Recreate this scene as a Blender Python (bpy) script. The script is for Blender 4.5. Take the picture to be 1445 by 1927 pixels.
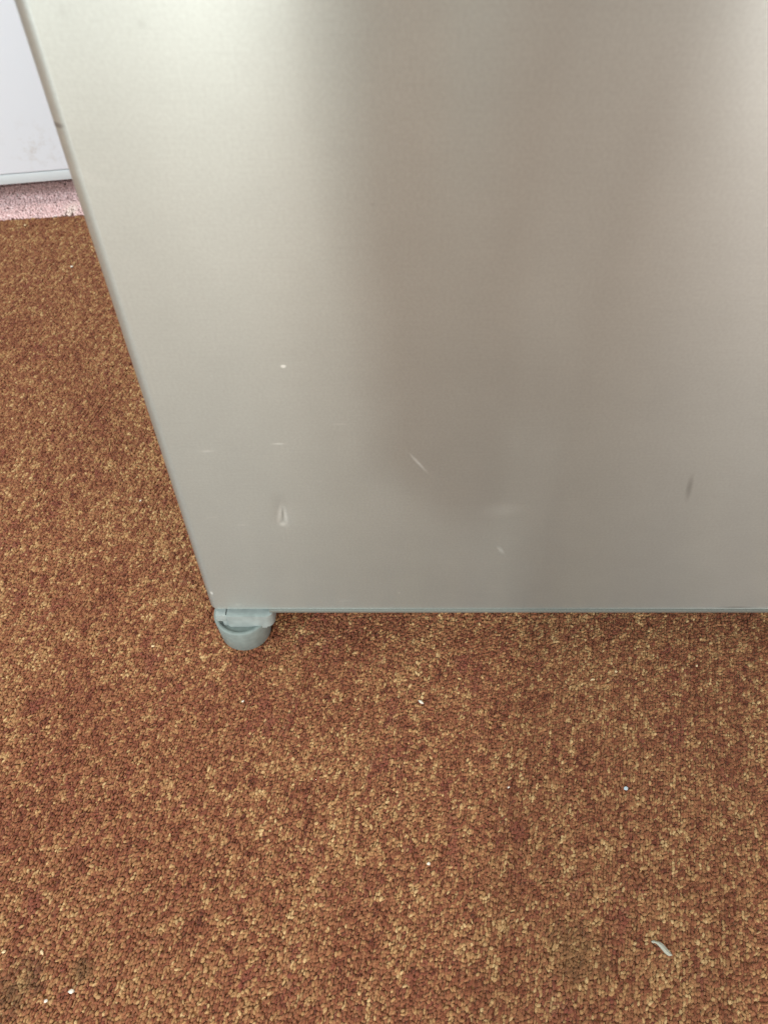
import bpy, bmesh, math, random
import numpy as np
from mathutils import Vector, Matrix

for o in list(bpy.data.objects):
    bpy.data.objects.remove(o)
S = bpy.context.scene
C = S.collection
rad = math.radians

# ------------------------------------------------------------------ camera
# x runs along the front of the steel door, y into the room, z up; metres.
DOOR_Z = 0.046                      # underside of the steel skin above the pile
cam = bpy.data.cameras.new('camera')
cam.sensor_fit = 'HORIZONTAL'; cam.sensor_width = 36.0
cam.lens = 36.0 * 1447 / 1445
cam.clip_start = 0.01; cam.clip_end = 50
cam.dof.use_dof = True
cam.dof.focus_distance = 0.56
cam.dof.aperture_fstop = 15.0
camo = bpy.data.objects.new('camera', cam); C.objects.link(camo)
camo.location = (0.1358, -0.3188, 0.5599)
camo.rotation_euler = (rad(90 - 51.0), 0, 0)
S.camera = camo

# ------------------------------------------------------------------ light
W = bpy.data.worlds.new('World'); S.world = W; W.use_nodes = True
bg = W.node_tree.nodes['Background']
bg.inputs[0].default_value = (1.0, 0.96, 0.90, 1); bg.inputs[1].default_value = 0.155

def area(name, loc, target, sx, sy, power, col, roll=0):
    l = bpy.data.lights.new(name, 'AREA'); l.shape = 'RECTANGLE'
    l.size = sx; l.size_y = sy; l.energy = power; l.color = col
    o = bpy.data.objects.new(name, l); C.objects.link(o)
    o.location = loc
    o.rotation_euler = (Vector(target) - Vector(loc)).to_track_quat('-Z', 'Y').to_euler()
    o.rotation_euler.rotate_axis('Z', rad(roll))
    return o

# small bright lamp high in the room behind the person taking the picture
area('key_lamp_light', (-0.60, -3.0, 2.0), (0.1, 0.0, 0.3), 0.075, 0.075, 36, (1.0, 0.98, 0.93))
# bright window behind and to the left of the camera, seen in the steel
area('front_window_light', (-0.90, -1.75, 0.72), (-0.90, 0.3, 0.72), 1.4, 1.25, 4.5, (0.96, 1.0, 0.97), 12)
# added wide lamp far behind the camera, brightens the upper part of the steel door
area('room_light', (-1.1, -3.2, 0.80), (0.0, 0.2, 0.6), 2.0, 1.2, 20, (1.0, 0.98, 0.96))
# smaller bright wall lamp behind and to the right
area('wall_lamp_light', (1.80, -1.75, 0.85), (0.9, 0.2, 0.6), 1.5, 1.0, 37, (1.0, 0.90, 0.88))
# added cool lamp, high at left, to brighten the white appliance and pink carpet
area('appliance_fill_light', (-1.75, -1.60, 1.95), (-0.45, 0.75, 0.25), 1.1, 0.9, 66, (0.80, 0.93, 1.0))
# ceiling lamp over the gap left of the fridge
area('ceiling_light', (-0.6, 0.35, 2.35), (-0.35, 0.0, 0.0), 1.3, 1.1, 22, (1.0, 0.95, 0.88))

S.view_settings.view_transform = 'Standard'
S.view_settings.look = 'None'
S.view_settings.exposure = 0.22
S.view_settings.gamma = 1.0
S.view_settings.use_curve_mapping = False
S.render.engine = 'CYCLES'

# ------------------------------------------------------------------ helpers
def srgb(r, g, b):
    f = lambda c: (c/255/12.92) if c/255 <= 0.04045 else ((c/255+0.055)/1.055)**2.4
    return (f(r), f(g), f(b), 1)

CAM = np.array(camo.location); PP = rad(51.0)
FW = np.array([0, math.cos(PP), -math.sin(PP)]); UP = np.array([0, math.sin(PP), math.cos(PP)])
def ray(x, y):                      # direction through a point of the photograph (measuring aid)
    return FW + np.array([1., 0, 0])*(x-722.5)/1447 - UP*(y-963.5)/1447
def floor_at(x, y, z=0.0):
    d = ray(x, y); return CAM + d*((z-CAM[2])/d[2])
def door_at(x, y, yy=0.0):
    d = ray(x, y); return CAM + d*((yy-CAM[1])/d[1])

def mat(name, base, rough=0.5, metal=0.0, spec=0.5):
    m = bpy.data.materials.new(name); m.use_nodes = True
    b = m.node_tree.nodes['Principled BSDF']
    b.inputs['Base Color'].default_value = base
    b.inputs['Roughness'].default_value = rough
    b.inputs['Metallic'].default_value = metal
    b.inputs['Specular IOR Level'].default_value = spec
    return m, m.node_tree, b

def nd(t, kind, **kw):
    n = t.nodes.new(kind)
    for k, v in kw.items(): setattr(n, k, v)
    return n

def link_obj(name, bm, m, parent=None, smooth=True):
    me = bpy.data.meshes.new(name)
    bmesh.ops.recalc_face_normals(bm, faces=bm.faces)
    bm.to_mesh(me); bm.free()
    me.materials.append(m)
    if smooth:
        for p in me.polygons: p.use_smooth = True
        me.set_sharp_from_angle(angle=rad(38))
    o = bpy.data.objects.new(name, me); C.objects.link(o)
    o.parent = parent
    return o

def empty(name, loc, rz=0):
    o = bpy.data.objects.new(name, None); C.objects.link(o)
    o.location = loc; o.rotation_euler = (0, 0, rz); o.empty_display_size = 0.05
    return o

def box(bm, x0, x1, y0, y1, z0, z1, bev=0.0, seg=2):
    r = bmesh.ops.create_cube(bm, size=1)
    vs = r['verts']
    for v in vs:
        v.co = Vector(((x0+x1)/2 + v.co.x*(x1-x0), (y0+y1)/2 + v.co.y*(y1-y0), (z0+z1)/2 + v.co.z*(z1-z0)))
    if bev:
        es = list({e for v in vs for e in v.link_edges})
        bmesh.ops.bevel(bm, geom=es, offset=bev, segments=seg, affect='EDGES', profile=0.5)

def extrude_profile(bm, pts, z0, z1):
    a = [bm.verts.new((x, y, z0)) for x, y in pts]
    b = [bm.verts.new((x, y, z1)) for x, y in pts]
    n = len(pts)
    for i in range(n):
        bm.faces.new((a[i], a[(i+1) % n], b[(i+1) % n], b[i]))
    lo = bm.faces.new(list(reversed(a))); hi = bm.faces.new(b)
    return a, b, lo, hi

def lathe(bm, prof, cx, cy, n=48):
    rings = []
    for r, z in prof:
        if r < 1e-6: rings.append([bm.verts.new((cx, cy, z))])
        else: rings.append([bm.verts.new((cx+r*math.cos(2*math.pi*k/n), cy+r*math.sin(2*math.pi*k/n), z)) for k in range(n)])
    for A, B in zip(rings, rings[1:]):
        for k in range(n):
            k2 = (k+1) % n
            if len(A) == 1: bm.faces.new((A[0], B[k], B[k2]))
            elif len(B) == 1: bm.faces.new((A[k], B[0], A[k2]))
            else: bm.faces.new((A[k], B[k], B[k2], A[k2]))

# ------------------------------------------------------------------ carpet material
def carpet_pile_material(name, rough=0.85, sheen=0.25):
    m, t, b = mat(name, (0.3, 0.15, 0.06, 1), rough, 0, 0.25)
    at = nd(t, 'ShaderNodeAttribute', attribute_type='INSTANCER', attribute_name='tuft_colour')
    tc = nd(t, 'ShaderNodeTexCoord')
    no = nd(t, 'ShaderNodeTexNoise'); no.inputs['Scale'].default_value = 3.0; no.inputs['Detail'].default_value = 2
    geo = nd(t, 'ShaderNodeNewGeometry')
    no2 = nd(t, 'ShaderNodeTexNoise'); no2.inputs['Scale'].default_value = 1400.0
    t.links.new(geo.outputs['Position'], no2.inputs['Vector'])
    mr = nd(t, 'ShaderNodeMapRange'); mr.inputs['From Min'].default_value = 0.3; mr.inputs['From Max'].default_value = 0.7
    mr.inputs['To Min'].default_value = 0.72; mr.inputs['To Max'].default_value = 1.25
    t.links.new(no2.outputs['Fac'], mr.inputs['Value'])
    mx = nd(t, 'ShaderNodeMix', data_type='RGBA', blend_type='MULTIPLY'); mx.inputs['Factor'].default_value = 1
    t.links.new(at.outputs['Color'], mx.inputs['A']); t.links.new(mr.outputs['Result'], mx.inputs['B'])
    t.links.new(mx.outputs['Result'], b.inputs['Base Color'])
    b.inputs['Sheen Weight'].default_value = sheen; b.inputs['Sheen Roughness'].default_value = 0.4
    b.inputs['Sheen Tint'].default_value = (1.0, 0.85, 0.6, 1)
    bp = nd(t, 'ShaderNodeBump'); bp.inputs['Strength'].default_value = 0.5; bp.inputs['Distance'].default_value = 0.0006
    t.links.new(no2.outputs['Fac'], bp.inputs['Height']); t.links.new(bp.outputs['Normal'], b.inputs['Normal'])
    return m

def pile_object(name, P, rot, scl, col, m, parent, sub=2):
    me = bpy.data.meshes.new(name)
    n = len(P)
    me.vertices.add(n)
    me.vertices.foreach_set('co', P.astype(np.float32).ravel())
    for an, ty, data, key in (('tuft_rotation', 'FLOAT_VECTOR', rot, 'vector'), ('tuft_scale', 'FLOAT_VECTOR', scl, 'vector')):
        a = me.attributes.new(an, ty, 'POINT'); a.data.foreach_set(key, data.astype(np.float32).ravel())
    a = me.attributes.new('tuft_colour', 'FLOAT_COLOR', 'POINT')
    a.data.foreach_set('color', np.concatenate([col, np.ones((n, 1))], 1).astype(np.float32).ravel())
    me.materials.append(m)
    o = bpy.data.objects.new(name, me); C.objects.link(o); o.parent = parent
    o['kind'] = 'stuff'
    g = bpy.data.node_groups.new(name + '_tufts', 'GeometryNodeTree')
    g.interface.new_socket('Geometry', in_out='INPUT', socket_type='NodeSocketGeometry')
    g.interface.new_socket('Geometry', in_out='OUTPUT', socket_type='NodeSocketGeometry')
    gi = g.nodes.new('NodeGroupInput'); go = g.nodes.new('NodeGroupOutput')
    ico = g.nodes.new('GeometryNodeMeshIcoSphere'); ico.inputs['Radius'].default_value = 1.0; ico.inputs['Subdivisions'].default_value = sub
    ss = g.nodes.new('GeometryNodeSetShadeSmooth')
    sm = g.nodes.new('GeometryNodeSetMaterial'); sm.inputs['Material'].default_value = m
    ip = g.nodes.new('GeometryNodeInstanceOnPoints')
    ar = g.nodes.new('GeometryNodeInputNamedAttribute'); ar.data_type = 'FLOAT_VECTOR'; ar.inputs['Name'].default_value = 'tuft_rotation'
    asc = g.nodes.new('GeometryNodeInputNamedAttribute'); asc.data_type = 'FLOAT_VECTOR'; asc.inputs['Name'].default_value = 'tuft_scale'
    e2r = g.nodes.new('FunctionNodeEulerToRotation')
    L = g.links.new
    L(ico.outputs['Mesh'], ss.inputs[0]); L(ss.outputs[0], sm.inputs['Geometry'])
    L(gi.outputs[0], ip.inputs['Points']); L(sm.outputs[0], ip.inputs['Instance'])
    L(ar.outputs['Attribute'], e2r.inputs[0]); L(e2r.outputs[0], ip.inputs['Rotation'])
    L(asc.outputs['Attribute'], ip.inputs['Scale'])
    L(ip.outputs[0], go.inputs[0])
    md = o.modifiers.new('tufts', 'NODES'); md.node_group = g
    return o

rng = np.random.default_rng(7)
def blur(a, k, axis):
    if k <= 1: return a
    c = np.cumsum(np.concatenate([a, np.take(a, range(k), axis)], axis), axis)
    n = a.shape[axis]
    hi = np.take(c, np.arange(k, n+k), axis) - np.take(c, np.arange(0, n), axis)
    return hi / k
def field(nu, nv, ku, kv, passes=2):
    a = rng.standard_normal((nu, nv))
    for _ in range(passes):
        a = blur(blur(a, ku, 0), kv, 1)
    return (a - a.mean()) / a.std()

# seam between the two carpets: through two points seen at the left of the steel door
A0 = floor_at(0, 413); A1 = floor_at(140, 404)
SD = (A1 - A0)[:2]; SD /= np.linalg.norm(SD); SN = np.array([-SD[1], SD[0]])
def beyond_seam(x, y): return (x-A0[0])*SN[0] + (y-A0[1])*SN[1]

# ------------------------------------------------------------------ brown carpet
def sheet(name, pts, z, m):
    bm = bmesh.new()
    vs = [bm.verts.new((x, y, z)) for x, y in pts]
    bm.faces.new(vs)
    return link_obj(name, bm, m, smooth=False)

m_base, t, b = mat('carpet_backing', srgb(120, 72, 40), 0.95, 0, 0.1)
vo = nd(t, 'ShaderNodeTexVoronoi'); vo.inputs['Scale'].default_value = 420
tc = nd(t, 'ShaderNodeTexCoord'); t.links.new(tc.outputs['Object'], vo.inputs['Vector'])
cr = nd(t, 'ShaderNodeValToRGB'); cr.color_ramp.elements[0].color = srgb(126, 72, 50); cr.color_ramp.elements[1].color = srgb(160, 118, 78)
sx = nd(t, 'ShaderNodeSeparateColor'); t.links.new(vo.outputs['Color'], sx.inputs[0]); t.links.new(sx.outputs[0], cr.inputs[0])
t.links.new(cr.outputs[0], b.inputs['Base Color'])

def along(s, n=0.0):
    p = A0[:2] + SD*s + SN*n
    return (p[0], p[1])
carpet = sheet('brown_carpet', [(-3, -3), (3, -3), along(3.6), along(-2.8)], -0.0022, m_base)
carpet['kind'] = 'structure'; carpet['label'] = 'flecked rust brown and gold looped carpet under the steel fridge'; carpet['category'] = 'carpet'

ROWA = rad(14.0)                                    # rows of loops run a little to the right of straight back
du, dv = 0.0018, 0.0021
U = np.array([math.cos(ROWA), -math.sin(ROWA)]); V = np.array([math.sin(ROWA), math.cos(ROWA)])
nu, nv = 800, 660
O = np.array([0.10, 0.10])
iu, iv = np.meshgrid(np.arange(nu), np.arange(nv), indexing='ij')
uu = (iu - nu/2)*du + rng.normal(0, 0.00024, iu.shape)
vv = (iv - nv/2)*dv + rng.normal(0, 0.00055, iu.shape) + rng.uniform(0, dv, (nu, 1))
X = O[0] + uu*U[0] + vv*V[0]; Y = O[1] + uu*U[1] + vv*V[1]
# colour of each loop: blotches stretched along the rows plus loop to loop jitter
f1 = field(nu, nv, 2, 2); f2 = field(nu, nv, 1, 2, 1); f3 = field(nu, nv, 16, 20); f4 = field(nu, nv, 60, 60)
w = rng.standard_normal(iu.shape)
tone = 0.46*f1 + 0.34*f2 + 0.15*f3 + 0.10*f4 + 0.60*w + 0.10*rng.standard_normal((nu, 1))
red = 0.55*field(nu, nv, 3, 4) + 0.40*field(nu, nv, 9, 12) + 0.45*rng.standard_normal(iu.shape)
pal_t = np.array([-2.4, -1.2, -0.4, 0.3, 1.1, 2.2])
pal = np.array([srgb(98, 50, 35)[:3], srgb(128, 74, 50)[:3], srgb(143, 91, 62)[:3], srgb(156, 107, 72)[:3], srgb(178, 138, 92)[:3], srgb(206, 174, 124)[:3]])
pal = pal*np.array([0.83, 0.80, 0.79])
col = np.stack([np.interp(tone, pal_t, pal[:, k]) for k in range(3)], -1)
rk = np.clip((red - 0.85)/0.8, 0, 1)[..., None]*0.75
col = col*(1-rk) + np.array(srgb(118, 62, 48)[:3])*rk
def stain(px, py, r, c, amt):
    global col
    p = floor_at(px, py)
    d = np.hypot(X-p[0], Y-p[1])/r + 0.22*f1 + 0.15*f3
    k = (np.clip(1.35-d, 0, 1)*amt)[..., None]
    col = col*(1-k) + np.array(srgb(*c)[:3])*k
stain(55, 1835, 0.012, (74, 58, 36), 0.42)
stain(25, 1880, 0.010, (84, 66, 40), 0.45)
stain(150, 1830, 0.007, (92, 76, 46), 0.5)
stain(1075, 1790, 0.018, (122, 100, 62), 0.35)
keep = (beyond_seam(X, Y) < -0.001 + 0.002*w*0.5) & (Y > -0.38) & (X > -0.56) & (X < 0.68) & ~((X > 0.12) & (Y > 0.20))
P = np.stack([X, Y, np.full(X.shape, -0.0016) + rng.normal(0, 0.00030, X.shape) + rng.normal(0, 0.00022, (nu, 1))], -1)[keep]
n = len(P)
rot = np.stack([rng.normal(0.25, 0.30, n), rng.normal(0, 0.30, n), -ROWA - 0.28 + rng.normal(0, 0.42, n)], -1)
scl = np.stack([rng.normal(0.00107, 0.0002, n), rng.normal(0.00178, 0.00036, n), rng.normal(0.00135, 0.0002, n)], -1)
pile = pile_object('carpet_pile', P, rot, scl, np.clip(col[keep], 0.01, 0.9), carpet_pile_material('brown_pile'), carpet)

# ------------------------------------------------------------------ pink carpet beyond the seam
m_pb, t, b = mat('pink_backing', srgb(176, 140, 142), 0.95, 0, 0.1)
no = nd(t, 'ShaderNodeTexNoise'); no.inputs['Scale'].default_value = 300
cr = nd(t, 'ShaderNodeValToRGB'); cr.color_ramp.elements[0].color = srgb(150, 112, 116); cr.color_ramp.elements[1].color = srgb(205, 172, 170)
tc = nd(t, 'ShaderNodeTexCoord'); t.links.new(tc.outputs['Object'], no.inputs['Vector']); t.links.new(no.outputs['Fac'], cr.inputs[0]); t.links.new(cr.outputs[0], b.inputs['Base Color'])
pink = sheet('pink_carpet', [along(-2.8, 0.0005), along(3.6, 0.0005), along(3.6, 3.0), along(-2.8, 3.0)], -0.0045, m_pb)
pink['kind'] = 'structure'; pink['label'] = 'pale pink carpet strip in front of the white appliance'; pink['category'] = 'carpet'
n = 90000
s = rng.uniform(-0.35, 0.55, n); q = rng.uniform(0.001, 0.30, n)
px = A0[0] + SD[0]*s + SN[0]*q; py = A0[1] + SD[1]*s + SN[1]*q
ok = ~((px > -0.03) & (py < 0.75))
P = np.stack([px, py, rng.normal(-0.0010, 0.00035, n)], -1)[ok]; n = len(P)
tn = rng.standard_normal(n)
c = np.array(srgb(228, 194, 192)[:3])[None]*(1 + 0.13*tn[:, None])
c = np.clip(c, 0.05, 0.85)
fr = np.exp(-((P[:, 0]-floor_at(133, 398)[0])/0.008)**2 - ((P[:, 1]-floor_at(133, 398)[1])/0.02)**2)[:, None]
c = c*(1-0.8*fr) + np.array(srgb(236, 222, 210)[:3])*0.8*fr
rot = np.stack([rng.normal(0, 0.6, n), rng.normal(0, 0.6, n), rng.uniform(0, 6, n)], -1)
scl = np.stack([rng.normal(0.0014, 0.0002, n), rng.normal(0.0014, 0.0002, n), rng.normal(0.0019, 0.0003, n)], -1)
pile_object('pink_pile', P, rot, scl, c, carpet_pile_material('pink_pile', sheen=0.15), pink, sub=1)

# ------------------------------------------------------------------ brushed steel with its wear
def steel_material():
    m, t, b = mat('brushed_steel', (0.62, 0.60, 0.56, 1), 0.285, 1.0)
    L = t.links.new
    tc = nd(t, 'ShaderNodeTexCoord')
    tan = nd(t, 'ShaderNodeCombineXYZ'); tan.inputs[2].default_value = 1.0
    L(tan.outputs[0], b.inputs['Tangent'])
    b.inputs['Anisotropic'].default_value = 0.9
    # brushing runs across the door
    mp = nd(t, 'ShaderNodeMapping'); mp.inputs['Scale'].default_value = (30, 30, 2600); L(tc.outputs['Object'], mp.inputs[0])
    g1 = nd(t, 'ShaderNodeTexNoise'); g1.inputs['Scale'].default_value = 1.0; g1.inputs['Detail'].default_value = 3; L(mp.outputs[0], g1.inputs['Vector'])
    g2 = nd(t, 'ShaderNodeTexNoise'); g2.inputs['Scale'].default_value = 620; g2.inputs['Detail'].default_value = 3; L(tc.outputs['Object'], g2.inputs['Vector'])
    g3 = nd(t, 'ShaderNodeTexNoise'); g3.inputs['Scale'].default_value = 16; g3.inputs['Detail'].default_value = 6; g3.inputs['Roughness'].default_value = 0.65; L(tc.outputs['Object'], g3.inputs['Vector'])
    def add(a, b_, op='ADD'):
        x = nd(t, 'ShaderNodeMath', operation=op)
        for i, s_ in enumerate((a, b_)):
            if isinstance(s_, (int, float)): x.inputs[i].default_value = s_
            else: L(s_, x.inputs[i])
        return x.outputs[0]
    def rng_(src, a, b_, c, d, smooth=False):
        x = nd(t, 'ShaderNodeMapRange'); x.interpolation_type = 'SMOOTHSTEP' if smooth else 'LINEAR'
        x.inputs['From Min'].default_value = a; x.inputs['From Max'].default_value = b_; x.inputs['To Min'].default_value = c; x.inputs['To Max'].default_value = d
        L(src, x.inputs['Value']); return x.outputs['Result']
    grain = add(add(rng_(g1.outputs['Fac'], 0.3, 0.7, 0.975, 1.025), rng_(g2.outputs['Fac'], 0.3, 0.7, 0.955, 1.045), 'MULTIPLY'),
                rng_(g3.outputs['Fac'], 0.3, 0.7, 0.965, 1.035), 'MULTIPLY')
    def mark(px, py, hl, hw, ang=0.0, amt=1.0, soft=1.0):
        """an elliptical scuff at a place on the door, half length hl, half width hw (m), ang from horizontal"""
        p = door_at(px, py)
        k = nd(t, 'ShaderNodeMapping', vector_type='TEXTURE')
        k.inputs['Location'].default_value = tuple(p); k.inputs['Rotation'].default_value = (0, -rad(ang), 0)
        k.inputs['Scale'].default_value = (hl, 1.0, hw)
        L(tc.outputs['Object'], k.inputs[0])
        ln = nd(t, 'ShaderNodeVectorMath', operation='LENGTH'); L(k.outputs[0], ln.inputs[0])
        return rng_(ln.outputs['Value'], 1.0-soft, 1.0, amt*0.62, 0.0, True)
    light = [mark(533, 689, .0020, .0015, 0, .8, 0.6), mark(398, 1117, .0016, .0028, 0, .75, .6),
             mark(524, 835, .0060, .0014, 0, .42), mark(389, 849, .0075, .0014, 4, .30), mark(640, 798, .006, .0013, 0, .22),
             mark(787, 871, .0150, .0016, -56, .42), mark(942, 1035, .0075, .0022, -58, .30), mark(455, 988, .006, .0014, 4, .24),
             mark(398, 974, .008, .0012, 12, .18), mark(600, 905, .004, .001, 0, .15),
             mark(526, 968, .0160, .0022, 79, .34), mark(537, 970, .0150, .0022, 91, .36), mark(532, 986, .0042, .0040, 0, .40),  # the dent: two pale arcs, and its lower highlight painted in
             mark(751, 1116, .0014, .0016, 0, .45), mark(447, 1138, .0042, .0026, 20, .22), mark(650, 1131, .011, .0016, 8, .18),
             mark(890, 1102, .0012, .0014, 0, .25), mark(700, 380, .0010, .0010, 0, .25),
             mark(945, 960, .022, .010, 10, .09), mark(160, 330, .02, .004, -25, .08)]
    dark = [mark(1297, 918, .0180, .0028, 100, .55), mark(104, 238, .0050, .0016, 4, .75, .7),
            mark(1385, 1143, .0200, .0020, 0, .60), mark(532, 967, .0095, .0013, 85, .55),
            mark(524, 940, .008, .012, 0, .10), mark(700, 383, .0020, .0016, 0, .20), mark(266, 44, .003, .003, 0, .14), mark(118, 22, .004, .004, 0, .12)]  # first one paints the soft shadow above the dent
    def total(ms):
        a = ms[0]
        for q_ in ms[1:]: a = add(a, q_, 'MAXIMUM')
        return a
    lt, dk = total(light), total(dark)
    base = nd(t, 'ShaderNodeMix', data_type='RGBA', blend_type='MULTIPLY'); base.inputs['Factor'].default_value = 1
    base.inputs['A'].default_value = (0.545, 0.615, 0.583, 1); L(grain, base.inputs['B'])
    m1 = nd(t, 'ShaderNodeMix', data_type='RGBA'); L(lt, m1.inputs['Factor']); L(base.outputs['Result'], m1.inputs['A']); m1.inputs['B'].default_value = (0.93, 0.93, 0.86, 1)
    m2 = nd(t, 'ShaderNodeMix', data_type='RGBA'); L(dk, m2.inputs['Factor']); L(m1.outputs['Result'], m2.inputs['A']); m2.inputs['B'].default_value = (0.06, 0.055, 0.05, 1)
    L(m2.outputs['Result'], b.inputs['Base Color'])
    L(add(0.77, add(lt, 0.58, 'MULTIPLY'), 'SUBTRACT'), b.inputs['Metallic'])
    dent = add(mark(531, 968, .011, .020, 0, 1.0), mark(531, 972, .006, .016, 0, .6))
    hgt = add(add(g2.outputs['Fac'], 0.0, 'MULTIPLY'), add(dent, -1.0, 'MULTIPLY'))
    bp = nd(t, 'ShaderNodeBump'); bp.inputs['Strength'].default_value = 0.4; bp.inputs['Distance'].default_value = 0.0008
    L(hgt, bp.inputs['Height']); L(bp.outputs['Normal'], b.inputs['Normal'])
    return m

# ------------------------------------------------------------------ steel fridge
fridge = empty('steel_fridge', (0.3, 0.3, 0))
fridge['label'] = 'scuffed brushed steel fridge standing on a grey plastic foot on brown carpet'; fridge['category'] = 'fridge'
def adopt(o, parent):
    o.parent = parent; o.matrix_parent_inverse = parent.matrix_world.inverted()
bpy.context.view_layer.update()

DW, DH, R = 0.598, 1.45, 0.0085
def arc(cx, cy, r, a0, a1, n=10):
    return [(cx+r*math.cos(rad(a0+(a1-a0)*k/n)), cy+r*math.sin(rad(a0+(a1-a0)*k/n))) for k in range(n+1)]
bm = bmesh.new()
RX, RY = 0.0080, 0.0056
def fold(cx, a0, a1):               # the sheet eases into a soft folded edge
    return [(cx + RX*math.cos(rad(a0+(a1-a0)*k/24)), RY + RY*math.sin(rad(a0+(a1-a0)*k/24))) for k in range(25)]
prof = fold(RX, 180, 270) + fold(DW-RX, 270, 360) + [(DW, 0.055), (0, 0.055)]
a, bb, lo, hi = extrude_profile(bm, prof, DOOR_Z, DOOR_Z+DH)
es = [e for e in bm.edges if e.verts[0] in a and e.verts[1] in a]
bmesh.ops.bevel(bm, geom=es, offset=0.0012, segments=3, affect='EDGES')
m_steel = steel_material()
door = link_obj('door', bm, m_steel); adopt(door, fridge)
door['label'] = 'brushed steel door skin with scratches and a small dent'

m_trim, _, _ = mat('grey_trim', srgb(108, 110, 103), 0.38, 0.0, 0.5)
bm = bmesh.new(); box(bm, 0.046, 0.556, -0.0016, 0.050, DOOR_Z-0.0036, DOOR_Z-0.0003, 0.0008)
adopt(link_obj('door_end_cap', bm, m_trim), fridge)
m_cab, _, _ = mat('grey_cabinet', srgb(128, 130, 128), 0.45, 0.3)
bm = bmesh.new(); box(bm, 0.004, 0.594, 0.062, 0.60, DOOR_Z+0.002, DOOR_Z+DH, 0.003)
adopt(link_obj('cabinet', bm, m_cab), fridge)
m_gask, _, _ = mat('door_gasket', srgb(90, 92, 92), 0.7)
bm = bmesh.new(); box(bm, 0.016, 0.582, 0.0553, 0.0618, DOOR_Z+0.012, DOOR_Z+DH-0.012)
adopt(link_obj('gasket', bm, m_gask), fridge)

def plastic(name, c):
    m, t, b = mat(name, srgb(*c), 0.42, 0, 0.45)
    tc = nd(t, 'ShaderNodeTexCoord'); no = nd(t, 'ShaderNodeTexNoise'); no.inputs['Scale'].default_value = 160; no.inputs['Detail'].default_value = 4
    t.links.new(tc.outputs['Object'], no.inputs['Vector'])
    cr = nd(t, 'ShaderNodeValToRGB'); cr.color_ramp.elements[0].position = 0.3; cr.color_ramp.elements[1].position = 0.65
    cr.color_ramp.elements[0].color = srgb(*[v*0.90 for v in c]); cr.color_ramp.elements[1].color = srgb(*c)
    t.links.new(no.outputs['Fac'], cr.inputs[0]); t.links.new(cr.outputs[0], b.inputs['Base Color'])
    bp = nd(t, 'ShaderNodeBump'); bp.inputs['Strength'].default_value = 0.06; bp.inputs['Distance'].default_value = 0.0004
    n2 = nd(t, 'ShaderNodeTexNoise'); n2.inputs['Scale'].default_value = 900; t.links.new(tc.outputs['Object'], n2.inputs['Vector'])
    t.links.new(n2.outputs['Fac'], bp.inputs['Height']); t.links.new(bp.outputs['Normal'], b.inputs['Normal'])
    return m
m_foot = plastic('foot_plastic', (126, 137, 132))
m_brk = plastic('bracket_plastic', (148, 158, 154))

def build_foot(cx, cy, side=1):
    """screw foot: a tapered cup on the floor, a rounded bracket block above it"""
    bm = bmesh.new()
    zt = 0.0285
    lathe(bm, [(0, -0.0012), (0.0165, -0.0012), (0.0198, -0.0004), (0.0206, 0.001), (0.0224, zt-0.0012), (0.0220, zt-0.0003), (0.0213, zt),
               (0.0196, zt), (0.0190, zt-0.0004), (0.0186, zt-0.0016), (0.0180, zt-0.002), (0, zt-0.002)], cx, cy, 56)
    cup = link_obj('foot', bm, m_foot); adopt(cup, fridge)
    bm = bmesh.new()                                   # bracket block with rounded plan
    x0, x1, y0, y1 = cx-0.0095, cx+0.0275, cy-0.0135, cy+0.030
    r = 0.006
    pr = arc(x0+r*0.35, y0+r*0.35, r*0.35, 180, 270, 5) + arc(x1-r, y0+r, r, 270, 360, 8) + arc(x1-r, y1-r, r, 0, 90, 6) + arc(x0+r, y1-r, r, 90, 180, 6)
    a, bb, lo, hi = extrude_profile(bm, pr, zt-0.0032, DOOR_Z-0.0042)
    es = [e for e in bm.edges if e.verts[0] in a and e.verts[1] in a]
    bmesh.ops.bevel(bm, geom=es, offset=0.0016, segments=3, affect='EDGES')
    k = link_obj('bracket', bm, m_brk); adopt(k, cup)
    bm = bmesh.new()                                   # stepped lug beside the block
    box(bm, cx-0.0175, cx-0.0080, cy-0.0125, cy+0.015, zt+0.0045, DOOR_Z-0.0042, 0.0008)
    k = link_obj('lug', bm, m_brk); adopt(k, cup)
    bm = bmesh.new()
    box(bm, cx-0.0130, cx-0.0075, cy-0.0120, cy+0.012, zt-0.003, zt+0.0045, 0.0007)
    k = link_obj('lug', bm, m_brk); adopt(k, cup)
    bm = bmesh.new()                                   # threaded stem into the cabinet
    lathe(bm, [(0, zt-0.006), (0.0065, zt-0.006), (0.0065, DOOR_Z+0.004), (0, DOOR_Z+0.004)], cx, cy, 20)
    k = link_obj('stem', bm, m_trim); adopt(k, cup)
    return cup
build_foot(0.0212, 0.0088)

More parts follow.
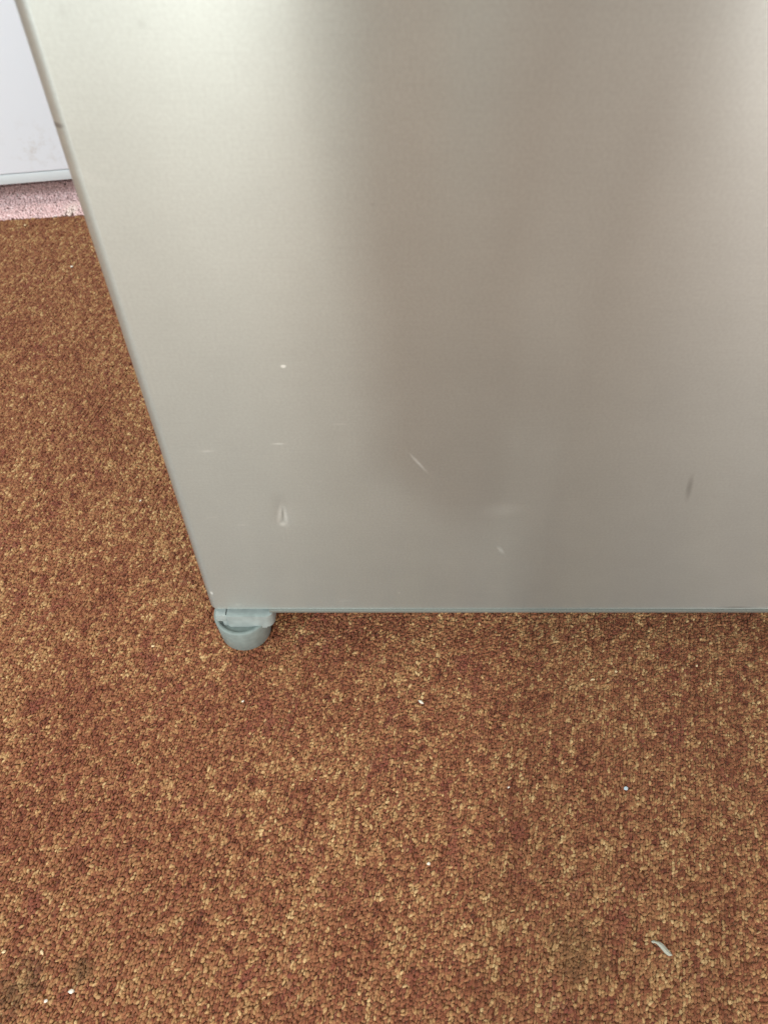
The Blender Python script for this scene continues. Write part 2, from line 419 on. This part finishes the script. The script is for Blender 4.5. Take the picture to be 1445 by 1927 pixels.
# ------------------------------------------------------------------ white appliance behind
ZA = 0.034
B0 = floor_at(0, 349, ZA); B1 = floor_at(118, 339, ZA)
BD = (B1-B0)[:2]; ang = math.atan2(BD[1], BD[0])
app = empty('white_freezer', (B1[0], B1[1], 0), ang)
app['label'] = 'white appliance with a pale bottom rim behind the steel fridge'; app['category'] = 'freezer'
def white_material():
    m, t, b = mat('white_enamel', (0.84, 0.88, 0.93, 1), 0.32, 0, 0.5)
    tc = nd(t, 'ShaderNodeTexCoord')
    no = nd(t, 'ShaderNodeTexNoise'); no.inputs['Scale'].default_value = 55; no.inputs['Detail'].default_value = 5; no.inputs['Roughness'].default_value = 0.65
    t.links.new(tc.outputs['Object'], no.inputs['Vector'])
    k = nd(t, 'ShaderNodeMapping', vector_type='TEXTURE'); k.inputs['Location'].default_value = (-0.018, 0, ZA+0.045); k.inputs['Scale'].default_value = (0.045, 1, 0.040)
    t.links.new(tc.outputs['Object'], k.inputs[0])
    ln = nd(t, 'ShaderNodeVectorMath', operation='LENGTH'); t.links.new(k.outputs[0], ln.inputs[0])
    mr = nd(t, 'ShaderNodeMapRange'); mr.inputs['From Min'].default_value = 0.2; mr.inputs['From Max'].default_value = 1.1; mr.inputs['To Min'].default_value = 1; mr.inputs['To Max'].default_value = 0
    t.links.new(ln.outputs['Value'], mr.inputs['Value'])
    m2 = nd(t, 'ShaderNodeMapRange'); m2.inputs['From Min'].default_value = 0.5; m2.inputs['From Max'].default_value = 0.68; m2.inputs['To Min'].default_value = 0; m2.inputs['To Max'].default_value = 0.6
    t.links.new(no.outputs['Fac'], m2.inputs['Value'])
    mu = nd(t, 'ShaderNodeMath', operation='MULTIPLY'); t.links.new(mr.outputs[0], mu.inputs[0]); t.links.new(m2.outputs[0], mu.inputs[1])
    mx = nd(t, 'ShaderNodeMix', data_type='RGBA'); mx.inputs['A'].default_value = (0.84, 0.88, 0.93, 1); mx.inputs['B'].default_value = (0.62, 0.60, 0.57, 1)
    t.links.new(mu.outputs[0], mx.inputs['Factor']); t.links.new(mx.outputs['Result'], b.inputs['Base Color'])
    return m
m_white = white_material()
m_rim, _, _ = mat('pale_rim', srgb(206, 211, 212), 0.4)
m_dark, _, _ = mat('dark_plinth', srgb(46, 44, 46), 0.7)
bm = bmesh.new(); box(bm, -0.44, 0.16, 0.0, 0.045, ZA+0.014, 1.0, 0.003)
k = link_obj('door', bm, m_white, app)
bm = bmesh.new(); box(bm, -0.44, 0.16, 0.001, 0.045, ZA, ZA+0.0132, 0.0015)
link_obj('bottom_rim', bm, m_rim, app)
bm = bmesh.new(); box(bm, -0.438, 0.158, 0.050, 0.58, ZA+0.004, 1.0, 0.003)
link_obj('cabinet', bm, m_white, app)
bm = bmesh.new(); box(bm, -0.42, 0.14, 0.09, 0.56, -0.002, ZA+0.003)
link_obj('plinth', bm, m_dark, app)

# ------------------------------------------------------------------ bits on the carpet
m_crumb, t, b = mat('crumb', srgb(214, 206, 190), 0.8)
m_blue, _, _ = mat('pale_blue_bit', srgb(176, 190, 196), 0.5)
m_lint, _, _ = mat('lint', srgb(164, 164, 148), 0.8)
m_cream, _, _ = mat('cream_flake', srgb(212, 188, 146), 0.7)
def crumb(name, px, py, lx, ly, ang, m, label, group=None, cat='crumb', h=0.5):
    p = floor_at(px, py, 0.0006)
    r = random.Random(int(px*7+py))
    bm = bmesh.new(); bmesh.ops.create_icosphere(bm, subdivisions=2, radius=1)
    for v in bm.verts:
        j = 1 + r.uniform(-0.22, 0.22)
        v.co = Vector((v.co.x*lx*0.37*j, v.co.y*ly*0.37*j, v.co.z*min(lx, ly)/2*h*j))
    o = link_obj(name, bm, m, smooth=False)
    o.location = (p[0], p[1], 0.0006); o.rotation_euler = (r.uniform(-.2, .2), r.uniform(-.2, .2), rad(ang))
    o['label'] = label; o['category'] = cat
    if group: o['group'] = group
    return o
G = 'crumbs on the carpet'
crumb('crumb', 792, 1321, .0062, .0028, -38, m_crumb, 'white oblong crumb on the carpet below the middle of the fridge', G)
crumb('flake', 1115, 1279, .0056, .0022, 22, m_cream, 'cream flake on the carpet just below the fridge door', G, 'flake')
crumb('flake', 1159, 1264, .0034, .0024, 40, m_cream, 'small dull flake just up and right of the cream flake', G, 'flake')
crumb('paint_chip', 1177, 1484, .0044, .0036, 20, m_blue, 'pale blue chip on the carpet at right', G, 'chip')
crumb('crumb', 957, 1482, .0026, .0018, 30, m_crumb, 'tiny white crumb left of the pale blue chip', G)
crumb('crumb', 807, 1626, .0034, .0028, 20, m_crumb, 'small round white crumb alone in the lower middle of the carpet', G)
crumb('crumb', 134, 1867, .0052, .0032, 12, m_crumb, 'brightest white crumb beside the dark stain at bottom left', G)
crumb('crumb', 86, 1885, .0036, .0024, 15, m_crumb, 'white crumb below the dark stain at bottom left', G)
crumb('crumb', 79, 1793, .0042, .0022, -50, m_cream, 'dull cream crumb just above the dark stain', G)
crumb('crumb', 7, 1792, .0034, .0024, 20, m_cream, 'dull crumb at the left edge of the picture above the stain', G)
crumb('crumb', 457, 1320, .0028, .0020, 30, m_crumb, 'tiny white crumb below the grey fridge foot', G)
crumb('crumb', 264, 942, .0026, .0020, 10, m_crumb, 'tiny white crumb on the carpet left of the steel door', G)
crumb('crumb', 135, 501, .0052, .0036, 10, m_crumb, 'white crumb on the far carpet near the pink strip', G)
crumb('crumb', 47, 423, .0048, .0036, -50, m_cream, 'pale crumb lying at the carpet seam by the pink strip', G)
crumb('crumb', 288, 1216, .0036, .0022, 20, m_cream, 'cream crumb on the carpet left of the grey fridge foot', G)
crumb('crumb', 1311, 1253, .0030, .0022, 60, m_cream, 'faint pale crumb in the shade under the right of the door', G)

def sliver(px0, py0, px1, py1, label):
    a, b_ = floor_at(px0, py0, 0.001), floor_at(px1, py1, 0.001)
    bm = bmesh.new()
    n = 12; rows = []
    d = (b_-a); L_ = np.linalg.norm(d); d /= L_; nn = np.array([-d[1], d[0], 0])
    for i in range(n+1):
        s_ = i/n
        wd = 0.0006 + 0.0011*math.sin(math.pi*min(1, max(0, (s_-0.22)/0.78)))**0.6 + (0.0004 if s_ < 0.15 else 0)
        if i in (0, n): wd *= 0.4
        p = a + d*L_*s_ + nn*(0.0009*math.sin(s_*5.5))
        z = 0.0008*math.sin(s_*4) + 0.0006
        rows.append([bm.verts.new((p[0]+nn[0]*wd*q, p[1]+nn[1]*wd*q, z+dz)) for q, dz in ((-1, 0), (0, 0.0007), (1, 0.0001), (0, -0.0005))])
    for A, B in zip(rows, rows[1:]):
        for k in range(4): bm.faces.new((A[k], A[(k+1) % 4], B[(k+1) % 4], B[k]))
    bm.faces.new(rows[0]); bm.faces.new(list(reversed(rows[-1])))
    o = link_obj('lint_sliver', bm, m_lint)
    o['label'] = label; o['category'] = 'lint'; o['group'] = G
sliver(1226, 1772, 1266, 1796, 'pale grey curled sliver of lint at bottom right of the carpet')

# ------------------------------------------------------------------ the person taking the picture (throws the shade on the door)
def skinned(name, verts, edges, m, parent=None, root=0):
    me = bpy.data.meshes.new(name)
    me.from_pydata([v[0] for v in verts], edges, [])
    o = bpy.data.objects.new(name, me); C.objects.link(o)
    sk = o.modifiers.new('skin', 'SKIN')
    for k, v in enumerate(verts):
        me.skin_vertices[0].data[k].radius = v[1]
        me.skin_vertices[0].data[k].use_root = (k == root)
    su = o.modifiers.new('smooth', 'SUBSURF'); su.levels = 2; su.render_levels = 2
    dg = bpy.context.evaluated_depsgraph_get()
    nm = bpy.data.meshes.new_from_object(o.evaluated_get(dg))
    o.modifiers.clear(); o.data = nm
    nm.materials.clear(); nm.materials.append(m)
    for p in nm.polygons: p.use_smooth = True
    o.parent = parent
    return o
m_cloth, t, b = mat('cream_cloth', srgb(238, 228, 220), 0.9, 0, 0.2)
no = nd(t, 'ShaderNodeTexNoise'); no.inputs['Scale'].default_value = 220
cr = nd(t, 'ShaderNodeValToRGB'); cr.color_ramp.elements[0].color = srgb(232, 222, 212); cr.color_ramp.elements[1].color = srgb(242, 234, 226)
t.links.new(no.outputs['Fac'], cr.inputs[0]); t.links.new(cr.outputs[0], b.inputs['Base Color'])
m_skin, _, _ = mat('skin', srgb(206, 160, 134), 0.5)
m_hair, _, _ = mat('hair', srgb(58, 42, 32), 0.6)
PXC, PYC = 0.160, -0.92
vb = [((0, 0, 0.93), (.200, .120)), ((0, 0, 1.10), (.180, .110)), ((0, 0, 1.28), (.165, .115)), ((0, 0, 1.42), (.130, .095)), ((0, 0.01, 1.50), (.055, .055)),
      ((0, 0.03, 1.60), (.072, .088)), ((0, 0.03, 1.70), (.070, .085))]
eb = [(0, 1), (1, 2), (2, 3), (3, 4), (4, 5), (5, 6)]
for sg in (-1, 1):
    k = len(vb)
    vb += [((sg*.10, 0, .80), (.100, .098)), ((sg*.098, .01, .50), (.066, .068)), ((sg*.096, -.01, .12), (.046, .048)), ((sg*.10, .10, .045), (.042, .034))]
    eb += [(0, k), (k, k+1), (k+1, k+2), (k+2, k+3)]
    k = len(vb)
    vb += [((sg*.205, 0, 1.38), (.058, .058)), ((sg*.222, -.01, 1.12), (.046, .046)), ((sg*.224, .03, .88), (.036, .036)), ((sg*.220, .035, .82), (.034, .020)), ((sg*.214, .04, .785), (.034, .017))]
    eb += [(3, k), (k, k+1), (k+1, k+2), (k+2, k+3), (k+3, k+4)]
    k2 = len(vb)
    for fx, ln in ((.236, .052), (.220, .074), (.204, .084), (.188, .076)):
        kk = len(vb)
        vb += [((sg*fx, .043, .757), (.0088, .0085)), ((sg*(fx-.004), .050, .78-ln*.60), (.0082, .008)), ((sg*(fx-.008), .060, .78-ln*1.05), (.007, .007))]
        eb += [(k+4, kk), (kk, kk+1), (kk+1, kk+2)]
    kk = len(vb)
    vb += [((sg*.186, .055, .795), (.010, .010)), ((sg*.176, .070, .755), (.009, .009))]
    eb += [(k+3, kk), (kk, kk+1)]
person = skinned('person', vb, eb, m_cloth)
person.data.materials.append(m_skin)
for p in person.data.polygons:
    c = p.center
    if c.z > 1.47 or (abs(c.x) > 0.165 and 0.66 < c.z < 0.86 and c.y > 0.02): p.material_index = 1
person.location = (PXC, PYC, -0.010)
person['label'] = 'person in pale cream clothes standing behind the viewpoint, shading the steel door'; person['category'] = 'person'
bm = bmesh.new(); bmesh.ops.create_uvsphere(bm, u_segments=24, v_segments=16, radius=1)
for v in bm.verts: v.co = Vector((v.co.x*.088, v.co.y*.100 + 0.015, v.co.z*.105 + 1.70))
bmesh.ops.delete(bm, geom=[v for v in bm.verts if v.co.y > .06 and v.co.z < 1.74], context='VERTS')
link_obj('hair', bm, m_hair, person)
